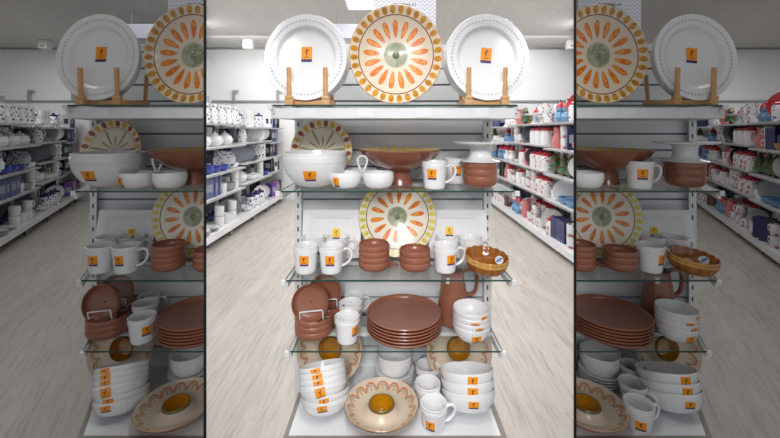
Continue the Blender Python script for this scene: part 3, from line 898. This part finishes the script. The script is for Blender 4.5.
ROWS = [('left', 'main'), ('left', 'left'), ('right', 'main'), ('right', 'right')]
RDESC = {('left', 'main'): 'bright left aisle', ('left', 'left'): 'dim far-left aisle', ('right', 'main'): 'bright right aisle', ('right', 'right'): 'dim far-right aisle'}
ROWTHINGS = []
def aisle(side, bay):
    sg = -1 if side == 'left' else 1
    X0 = 2.03 if side == 'left' else 1.83
    B = BAYS[bay] * SL
    def S(d, y): return (sg * (X0 + d) + B * y, y)
    def board(bm, d0, d1, y0, y1, z0, z1, m=0):
        q = [S(d0, y0), S(d1, y0), S(d1, y1), S(d0, y1)]
        prism_bm(bm, q if sg > 0 else q[::-1], z0, z1, m, m)
    if side == 'left':
        units = [(3.3, 5.36, (1.47, 1.18, .856, .566)), (5.36, 6.55, (1.43, 1.20, .90, .60)), (6.55, 7.24, (1.42, 1.16, .90, .62))]; zb = .18
    else:
        units = [(3.0, 4.55, (1.48, 1.17, .86, .55)), (4.55, 5.9, (1.47, 1.20, .88, .57)), (5.9, 7.24, (1.44, 1.17, .88, .57))]; zb = .14
    for n, (ya, yb, zs) in enumerate(units):
        root = link('shelving_unit', None, None, (0, 0, 0))
        props(root, f'white metal shelving unit, {["nearest", "middle", "farthest"][n]} in the {RDESC[side, bay]}', 'shelving unit', 'shelving units of the ' + RDESC[side, bay]); THINGS.append((root, bay))
        g = .004
        def base(bm):
            board(bm, 0, .50, ya + g, yb - g, zb - .075, zb)
        link('base_deck', quick('base', [DECK], base, False), root)
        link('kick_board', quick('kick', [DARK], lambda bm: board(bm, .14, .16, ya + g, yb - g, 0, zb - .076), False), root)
        for k in range(2):
            yy = ya + (yb - ya) * (.25 + .5 * k)
            link('foot', quick('foot', [GREYM], lambda bm: board(bm, .05, .10, yy, yy + .04, 0, zb - .076), False), root)
        link('back_panel', quick('backp', [RACKBACK_DARK if (side == 'left' and n == 2) else RACKBACK], lambda bm: board(bm, .50, .52, ya + g, yb - g, 0, 1.62), False), root)
        for z in zs:
            link('shelf', quick('shelf', [PAINT], lambda bm: (board(bm, .06, .50, ya + g, yb - g, z - .022, z)), False), root)
        for y in (ya + .02, yb - .04):
            link('upright', quick('upr', [PAINT], lambda bm: board(bm, .475, .50, y, y + .02, 0, 1.66), False), root)
        link('price_rail', quick('rail', [GREYM], lambda bm: [board(bm, .052, .06, ya + g, yb - g, z - .024, z - .002) for z in zs], False), root)
        # goods
        for li, z in enumerate(zs + (zb,)):
            for line in ('front', 'back'):
                rnd = random.Random(f'{side}{n}{li}{line}')
                y = ya + .06
                run = None
                while y < yb - .08:
                    if side == 'left' and n < 2:
                        if rnd.random() < .45 or run is None:
                            run = rnd.choice(['white bowl', 'small white bowl', 'white mug', 'white mug', 'slate plate', 'grey mug', 'navy mug', 'white plate', 'white plate', 'white teapot', 'white teapot', 'white jug', 'blue patterned jug', 'blue patterned canister', 'white jug', 'blue patterned bowl', 'blue patterned plate', 'blue patterned mug', 'navy bowl', 'grey bowl', 'grey plate', 'white side plate', 'cobalt bowl', 'small blue patterned bowl', 'blue-grey box', 'dusty pink box', 'slate bowl', 'white cake stand'])
                    elif side == 'left':
                        run = rnd.choice(['navy box', 'black box', 'black box', 'purple box', 'navy box', 'brown box', 'dusty pink box', 'blue-grey box', 'black bottle', 'white box'])
                    else:
                        if rnd.random() < .55 or run is None:
                            run = rnd.choice(['red patterned mug', 'red patterned mug', 'white plate', 'rose patterned plate', 'rose patterned mug', 'rose patterned bowl', 'rose patterned teapot', 'red patterned teapot', 'white canister', 'white mug', 'white bowl', 'white snowman jar', 'sky blue snowman jar', 'red bowl', 'sky blue plate', 'slate plate', 'red patterned canister', 'rose patterned canister', 'small red patterned bowl', 'white cake stand', 'navy box', 'red patterned plate', 'sky blue bowl', 'green christmas tree ornament', 'pink jug', 'ochre bowl'] + (['black box', 'brown box'] if n == 2 else []))
                    kname = run
                    me, oname, cat, rad, mode = KIND[kname]
                    if line == 'back' and (mode in ('stand', 'flat') or rad > .105): kname = run = rnd.choice(['white mug', 'small white bowl'] if side == 'left' else ['red patterned mug', 'white mug']); me, oname, cat, rad, mode = KIND[kname]
                    filed = rnd.random() < .8
                    step = {'up': rad * 2.0 + .004, 'flat': .235, 'stand': .042 if filed else .22, 'box': .135}[mode]
                    yc = y + (rad if mode != 'stand' else (.025 if filed else .11))
                    if yc > yb - .07: break
                    d = (.07 + rad + rnd.random() * .015) if line == 'front' else .475 - rad
                    if li == 4 and line == 'front': d = .01 + rad + rnd.random() * .02
                    rot = (0, 0, rnd.uniform(-.3, .3)); zz = z
                    reps = 1
                    if mode == 'stand':
                        d = .20
                        face = sg * -1
                        rot = (0, 0, 0)
                        th = math.radians(55) if step > .1 else math.radians(12)   # turned to the aisle or filed edge-on
                        # plate axis: horizontal, towards the near end turned by th to the aisle
                        nrm = Vector((face * math.sin(th), -math.cos(th), .12)).normalized()
                        rot = nrm.to_track_quat('Z', 'Y').to_euler(); zz = z + .127
                    elif mode == 'up' and cat == 'bowl': reps = rnd.choice([1, 1, 2])
                    elif mode == 'up' and cat == 'mug': reps = rnd.choice([1, 2, 2])
                    elif mode == 'flat': reps = rnd.choice([3, 4, 5])
                    x, _ = S(d, yc)
                    for r_ in range(reps):
                        zo = zz + r_ * (.030 if cat == 'bowl' else .127 if cat == 'mug' else .0155)
                        o = link(oname, me, None, (x, yc, zo), rot)
                        hi = zs[li - 1] - z if 0 < li else 9
                        ROWTHINGS.append([o, bay, (side, bay), kname, n, li, line]); THINGS.append((o, bay))
                    y += step + (.0 if mode == 'stand' else rnd.random() * .008)
    # fixed pieces on top of the near unit
    def put(name, kname, cat, me, d, y, z, label, rot=(0, 0, 0), sc=1):
        o = link(name, me, None, (S(d, y)[0], y, z), rot); o.scale = (sc,) * 3
        props(o, label + ', ' + RDESC[side, bay], cat); THINGS.append((o, bay))
    if side == 'right':
        pass

for r in ROWS: aisle(*r)

# signs on the left racks and the big pieces on the right racks
def sign_box(bm):
    box_bm(bm, -.12, .12, -.05, .05, 0, .17, 0, .006); box_bm(bm, -.07, .03, -.051, -.05, .06, .085, 1)
M_SIGNBOX = quick('sign_box', [mat('mid_grey_card', rgb(160, 162, 166), .5), PAINT], sign_box, False)
for bay in ('main', 'left'):
    y = 4.75
    o = link('storage_box', M_SIGNBOX, None, (-2.20 + BAYS[bay] * SL * y, y, 1.47), (0, 0, -.35))
    props(o, 'grey box on top of the rack, ' + RDESC['left', bay], 'box'); THINGS.append((o, bay))
    o.location.z = 1.66
    o.location.x = -2.03 - .515 + .10 + BAYS[bay] * SL * y
def bigplate(bm): lathe_bm(bm, [(0, 0), (.09, 0), (.165, .02), (.168, .024), (.155, .022), (.10, .006), (0, .005)], 40)
M_REDP = quick('big_plate', [RED], bigplate)
for bay in ('main', 'right'):
    for (y, d, me, nm, lab, sc) in ((3.98, .25, M_REDP, 'serving_plate', 'large red plate standing on the top shelf', 1.0), (4.25, .30, KIND['white plate'][0], 'serving_plate', 'white oval plate standing beside the large red plate', 1.1)):
        n_ = Vector((-math.sin(.85), -math.cos(.85), .15)).normalized()
        o = link(nm, me, None, (1.83 + d + BAYS[bay] * SL * y, y, 1.48 + .168 * sc * (1 if me is M_REDP else .78)), n_.to_track_quat('Z', 'Y').to_euler())
        o.scale = (sc,) * 3
        props(o, lab + ', ' + RDESC['right', bay], 'plate'); THINGS.append((o, bay))

# ------------------------------------------------------------------ room shell
YW = 7.3; ZC = 3.0; XO = 8.6; YR = -3.0
def poly_obj(name, poly, z0, z1, m):
    return struct(name, quick(name, [m], lambda bm: prism_bm(bm, poly, z0, z1), False))
wl = -WS; 
FL0, FL1, FL2 = plank_mat('pale_oak_planks', 0), plank_mat('pale_oak_planks_left', -SL), plank_mat('pale_oak_planks_right', SL)
CE0, CE1, CE2 = tile_mat('ceiling_tiles', 0), tile_mat('ceiling_tiles_left', -SL), tile_mat('ceiling_tiles_right', SL)
mid = [(-.5, YR), (.5, YR), (.5, 1.0), (YW * .5, YW), (-YW * .5, YW), (-.5, 1.0)]
lft = [(-XO, YR), (-.5, YR), (-.5, 1.0), (-YW * .5, YW), (-XO, YW)]
rgt = [(.5, YR), (XO, YR), (XO, YW), (YW * .5, YW), (.5, 1.0)]
poly_obj('floor', mid, -.05, 0, FL0); poly_obj('floor', lft, -.05, 0, FL1); poly_obj('floor', rgt, -.05, 0, FL2)
poly_obj('ceiling', mid, ZC, ZC + .05, CE0); poly_obj('ceiling', lft, ZC, ZC + .05, CE1); poly_obj('ceiling', rgt, ZC, ZC + .05, CE2)
poly_obj('wall_back', [(-XO, YW), (XO, YW), (XO, YW + .1), (-XO, YW + .1)], 0, ZC, WALLP)
poly_obj('wall_outer_left', [(-XO - .1, YR), (-XO, YR), (-XO, YW), (-XO - .1, YW)], 0, ZC, WALLP)
poly_obj('wall_outer_right', [(XO, YR), (XO + .1, YR), (XO + .1, YW), (XO, YW)], 0, ZC, WALLP)
# partitions between the middle bay and the side bays, with an added unseen baffle ahead that stops light spill
TH = .0035
def partition(name, sg):
    nx, ny = 1 / math.hypot(1, WS), -WS / math.hypot(1, WS)     # normal of x = WS*y, pointing away from the middle
    def pts(y0, y1, t): return [(sg * (WS * y0 - nx * t), y0 - ny * t), (sg * (WS * y0 + nx * t), y0 + ny * t), (sg * (WS * y1 + nx * t), y1 + ny * t), (sg * (WS * y1 - nx * t), y1 - ny * t)]
    def fn(bm):
        a = pts(1.11, YW, TH); prism_bm(bm, a if sg > 0 else a[::-1], 0, ZC)
    o = struct(name, quick(name, [PART], fn, False))
    def tr(bm):
        a = pts(1.095, 1.108, TH + .0004); prism_bm(bm, a if sg > 0 else a[::-1], 0, ZC)
    struct('trim_' + ('1' if sg < 0 else '2'), quick('ptrim', [PEND], tr, False))
    def baffle(bm):
        a = pts(.25, 1.09, TH); prism_bm(bm, a if sg > 0 else a[::-1], 2.0, ZC)
    struct(name.replace('wall_', 'wall_baffle_'), quick('light_baffle', [PART], baffle, False))
partition('wall_left', -1); partition('wall_right', 1)
# ceiling edge trim along the back wall
for nm, a, b in (('trim_3', -YW * .5 + .02, YW * .5 - .02), ('trim_4', -XO, -YW * .5 - .03), ('trim_5', YW * .5 + .03, XO)):
    poly_obj(nm, [(a, YW - .03), (b, YW - .03), (b, YW), (a, YW)], ZC - .035, ZC, GREYM)

# rail along the back wall with upright hooks
for bay, x0, x1 in (('main', -3.5, 3.5), ('left', -8.4, -3.8), ('right', 3.8, 8.4)):
    root = link('wall_rail', None, None, (0, 0, 0)); props(root, 'grey rail with hooks along the back wall, ' + DESC[bay].replace('display', 'bay'), 'rail'); THINGS.append((root, bay))
    link('bar', quick('bar', [GREYM], lambda bm: box_bm(bm, x0, x1, 7.26, 7.30, 1.93, 1.965), False), root)
    for u in ((233, 277) if bay != 'right' else ()):
        y = 7.22; x = X(u, y, bay)
        link('hook', quick('hook', [GREYM], lambda bm: (box_bm(bm, x - .02, x + .02, 7.22, 7.26, 1.93, 2.13), box_bm(bm, x - .02, x + .09, 7.22, 7.26, 2.13, 2.16)), False), root)
# small ceiling fixtures
for bay, u, v, w in (('main', 247, 42, .16), ('left', 247, 42, .16), ('main', 572, 44, .12)):
    Y = 6.6; x = X(u, Y, bay)
    o = link('ceiling_detector', quick('det', [PAINT, GREYM], lambda bm: (box_bm(bm, x - w / 2, x + w / 2, Y, Y + .12, 2.84, ZC - .001, 0, .01), box_bm(bm, x - w / 4, x + w / 4, Y - .002, Y, 2.87, 2.90, 1)), False))
    props(o, {247: 'small white box fixture under the ceiling above the left aisle', 572: 'small white fixture under the ceiling above the right aisle'}[u] + ', ' + DESC[bay].replace('display', 'bay'), 'ceiling fixture'); THINGS.append((o, bay))

# signs behind the top shelf
for bay in BAYS:
    Y = 1.60
    x0, x1 = X(373, Y, bay), X(436, Y, bay); cx = (x0 + x1) / 2
    root = link('chevron_sign', None, None, (cx, Y, 0)); props(root, 'chevron-printed sign board behind the sunburst platter, ' + DESC[bay], 'sign'); THINGS.append((root, bay))
    link('board', quick('board', [CHEV], lambda bm: box_bm(bm, -(x1 - x0) / 2, (x1 - x0) / 2, 0, .008, 1.80, 2.02), False), root)
    link('post', quick('post', [PAINT], lambda bm: box_bm(bm, -.01, .01, .009, .02, 1.0, 2.0), False), root)
    c = bpy.data.curves.new('sign_text', 'FONT'); c.body = 'STARTING AT'; c.size = .0165; c.align_x = 'RIGHT'; c.extrude = .0004
    t = bpy.data.objects.new('tmp', c); COL.objects.link(t); bpy.context.view_layer.update()
    me = bpy.data.meshes.new_from_object(t.evaluated_get(bpy.context.evaluated_depsgraph_get())); bpy.data.objects.remove(t)
    me.materials.clear(); me.materials.append(INK)
    link('lettering', me, root, ((416.5 - 404.5) / F * Y, -.001, 1.4 - (6.0 - 129) / F * Y), (PI / 2, 0, 0))
    Y = 5.0
    o = link('hanging_sign', quick('hsign', [HEADER], lambda bm: box_bm(bm, -.19, .45, 0, .03, 0, .19), False), None, (X(345, Y, bay), Y, 1.4 - (38 - 129) / F * Y), (0, 0, 0))
    props(o, 'plain lavender-grey board high on the back wall, ' + DESC[bay].replace('display', 'bay'), 'sign'); THINGS.append((o, bay))
    for dx in (-.12, .35):
        link('cord', quick('cord', [GREYM], lambda bm: box_bm(bm, dx, dx + .004, .01, .02, .19, ZC - o.location.z), False), o)

# ------------------------------------------------------------------ lights
def area(name, loc, sx, sy, power, rot=(0, 0, 0), spread=None, col=(1, .985, .965)):
    l = bpy.data.lights.new(name, 'AREA'); l.shape = 'RECTANGLE'; l.size = sx; l.size_y = sy; l.energy = power; l.color = col
    if spread: l.spread = spread
    o = bpy.data.objects.new(name, l); COL.objects.link(o); o.location = loc; o.rotation_euler = rot; return o
def spot(name, loc, target, power, ang, blend=.5, size=.12):
    l = bpy.data.lights.new(name, 'SPOT'); l.energy = power; l.spot_size = ang; l.spot_blend = blend; l.shadow_soft_size = size; l.color = (1, .985, .965)
    o = bpy.data.objects.new(name, l); COL.objects.link(o); o.location = loc
    o.rotation_euler = (Vector(target) - Vector(loc)).to_track_quat('-Z', 'Y').to_euler(); return o
def fixture(loc, sx, sy, m, bay, label):
    root = link('ceiling_light', None, None, loc); props(root, label, 'ceiling light'); THINGS.append((root, bay))
    link('frame', quick('lframe', [PAINT], lambda bm: [box_bm(bm, -sx / 2 - .02, sx / 2 + .02, sy / 2, sy / 2 + .02, -.02, 0), box_bm(bm, -sx / 2 - .02, sx / 2 + .02, -sy / 2 - .02, -sy / 2, -.02, 0), box_bm(bm, -sx / 2 - .02, -sx / 2, -sy / 2, sy / 2, -.02, 0), box_bm(bm, sx / 2, sx / 2 + .02, -sy / 2, sy / 2, -.02, 0)], False), root)
    link('diffuser', quick('ldiff', [m], lambda bm: box_bm(bm, -sx / 2, sx / 2, -sy / 2, sy / 2, -.010, -.002), False), root)
K = 1.0
fixture((-.36, 4.25, ZC), .36, 1.3, LAMP, 'main', 'long bright ceiling panel light above the middle display')
for nm, x, y, sx, sy, p in (('a', 0, 2.2, 1.5, .9, 20), ('b', .7, 3.6, .6, 1.0, 14), ('c', -1.4, 4.4, .8, .5, 17), ('d', 1.4, 4.4, .8, .5, 17),
                            ('e', -2.2, 5.7, 1.2, .5, 24), ('f', 2.2, 5.7, 1.2, .5, 24), ('g', 0, 5.9, 1.8, .5, 26), ('h', 0, .80, .55, .40, 13)):  # area fills without fixtures; h added to light deck and top plates
    area('mid_ceiling_fill_' + nm, (x, y, ZC - .03), sx, sy, p * K)
for nm, x, p in (('left', -2.1, 13), ('right', 2.1, 13)):      # added fill that brightens the back wall
    area('wall_fill_' + nm, (x, 6.3, ZC - .05), 2.0, .25, p, (math.radians(40), 0, 0))
for (x, z, tz, tx, p) in ((-.45, 2.5, 1.05, -.12, 88), (.45, 2.5, 1.05, .15, 88), (0, 2.7, 1.65, .02, 92), (-.2, 1.9, .55, 0, 90)):  # unseen spots added to light only the middle gondola
    spot('fill_spot', (x, -1.4, z), (tx, 1.35, tz), p * K, math.radians(27), .35, .22)
spot('fill_spot', (-.12, -.35, 2.9), (-.16, 1.28, .42), 52 * K, math.radians(17), .5, .15)  # this pair is added to brighten the deck
spot('fill_spot', (.12, -.35, 2.9), (.18, 1.28, .42), 52 * K, math.radians(17), .5, .15)
for sg, nm in ((-1, 'left'), (1, 'right')):  # added area fills that lift the side bays to their dim level
    area(nm + '_bay_fill', (sg * 3.0, 4.0, ZC - .03), 1.8, 2.0, 14); area(nm + '_bay_far_fill', (sg * 5.8, 5.2, ZC - .03), 1.6, 1.6, 38)
    area(nm + '_bay_near_fill', (sg * 1.6, 1.3, ZC - .03), 1.0, 1.0, 7)

w = bpy.data.worlds.new('World'); SC.world = w; w.use_nodes = True
w.node_tree.nodes['Background'].inputs[0].default_value = (.92, .96, 1, 1)
w.node_tree.nodes['Background'].inputs[1].default_value = .48

# ------------------------------------------------------------------ trim everything to its own bay
bpy.context.view_layer.update()
nrm = Vector((1, -WS, 0)).normalized()
GAP = TH + .0015
def planes(bay):   # keep points where n.p > c
    if bay == 'main': return [(Vector((1, WS, 0)).normalized(), GAP), (Vector((-1, WS, 0)).normalized(), GAP)]
    if bay == 'left': return [(Vector((-1, -WS, 0)).normalized(), GAP)]
    return [(Vector((1, -WS, 0)).normalized(), GAP)]
def tree_of(o): return [o] + [d for c in o.children for d in tree_of(c)]
DEAD = set()
for root, bay in THINGS:
    dead = []
    for o in tree_of(root):
        if o.type != 'MESH': continue
        mw = o.matrix_world
        bb = [mw @ Vector(c) for c in o.bound_box]
        for n, c in planes(bay):
            if min(n.dot(p) for p in bb) > c: continue
            ds = [n.dot(mw @ v.co) for v in o.data.vertices]
            if not ds or max(ds) <= c + .002: dead.append(o); break
            if min(ds) > c: continue
            bm = bmesh.new(); bm.from_mesh(o.data); bm.transform(mw)
            bmesh.ops.bisect_plane(bm, geom=bm.verts[:] + bm.edges[:] + bm.faces[:], dist=1e-6, plane_co=n * c, plane_no=n, clear_inner=True)
            bm.transform(mw.inverted()); me = o.data.copy(); bm.to_mesh(me); bm.free()
            o.data = me
    for o in dead:
        if o is root or o.parent is not None or True: DEAD.add(o.name)
for root, bay in list(THINGS):
    tr_ = tree_of(root); alive = [o for o in tr_ if o.type == 'MESH' and o.name not in DEAD]
    # a single tiny sliver of a thing is dropped as well
    if not alive:
        for o in tr_: DEAD.add(o.name)
# out of the frame entirely
ROWTHINGS = [r for r in ROWTHINGS if r[0].name not in DEAD]
for r in list(ROWTHINGS):
    o = r[0]; u = 390 + F * o.location.x / o.location.y
    if not (-14 < u < 794): DEAD.add(o.name); ROWTHINGS.remove(r)
for nme in DEAD:
    o = bpy.data.objects.get(nme)
    if o: bpy.data.objects.remove(o)

# labels of the goods in the aisle racks
ORDW = 'first second third fourth fifth sixth seventh eighth ninth tenth eleventh twelfth thirteenth fourteenth fifteenth sixteenth seventeenth eighteenth nineteenth twentieth'.split()
TENS = {20: 'twenty', 30: 'thirty', 40: 'forty', 50: 'fifty'}
def ow(k):
    if k <= 20: return ORDW[k - 1]
    t, r = divmod(k, 10)
    return TENS[t * 10] + '-' + ORDW[r - 1] if r else {30: 'thirtieth', 40: 'fortieth', 50: 'fiftieth'}[k]
LV = ['top shelf', 'second shelf', 'third shelf', 'fourth shelf', 'base deck']
cnt = {}
for o, bay, rk, kname, n, li, line in sorted(ROWTHINGS, key=lambda r: (r[2], r[5], r[6], r[4], r[0].location.y, r[0].location.z)):
    key = (rk, li, line, kname); cnt[key] = cnt.get(key, 0) + 1
    props(o, f'{kname}, {ow(cnt[key])} from near end, {line} of {LV[li]}, {RDESC[rk]}', KIND[kname][2], f'{kname} pieces on the {LV[li]}, {RDESC[rk]}')

# ------------------------------------------------------------------ camera and colour
cam = bpy.data.cameras.new('camera'); co = bpy.data.objects.new('camera', cam); COL.objects.link(co)
co.location = (0, 0, H); co.rotation_euler = (PI / 2, 0, 0)
cam.sensor_fit = 'HORIZONTAL'; cam.sensor_width = 36; cam.lens = 36 * F / 780
cam.shift_y = -(219 - 129) / 780.0; cam.clip_start = .02
SC.camera = co
SC.view_settings.view_transform = 'Standard'; SC.view_settings.look = 'None'; SC.view_settings.gamma = 1; SC.view_settings.use_curve_mapping = False
SC.view_settings.exposure = 0.0
SC.cycles.use_denoising = True
SC.cycles.transparent_max_bounces = 16
print('objects', len(bpy.data.objects), 'goods', len(ROWTHINGS))
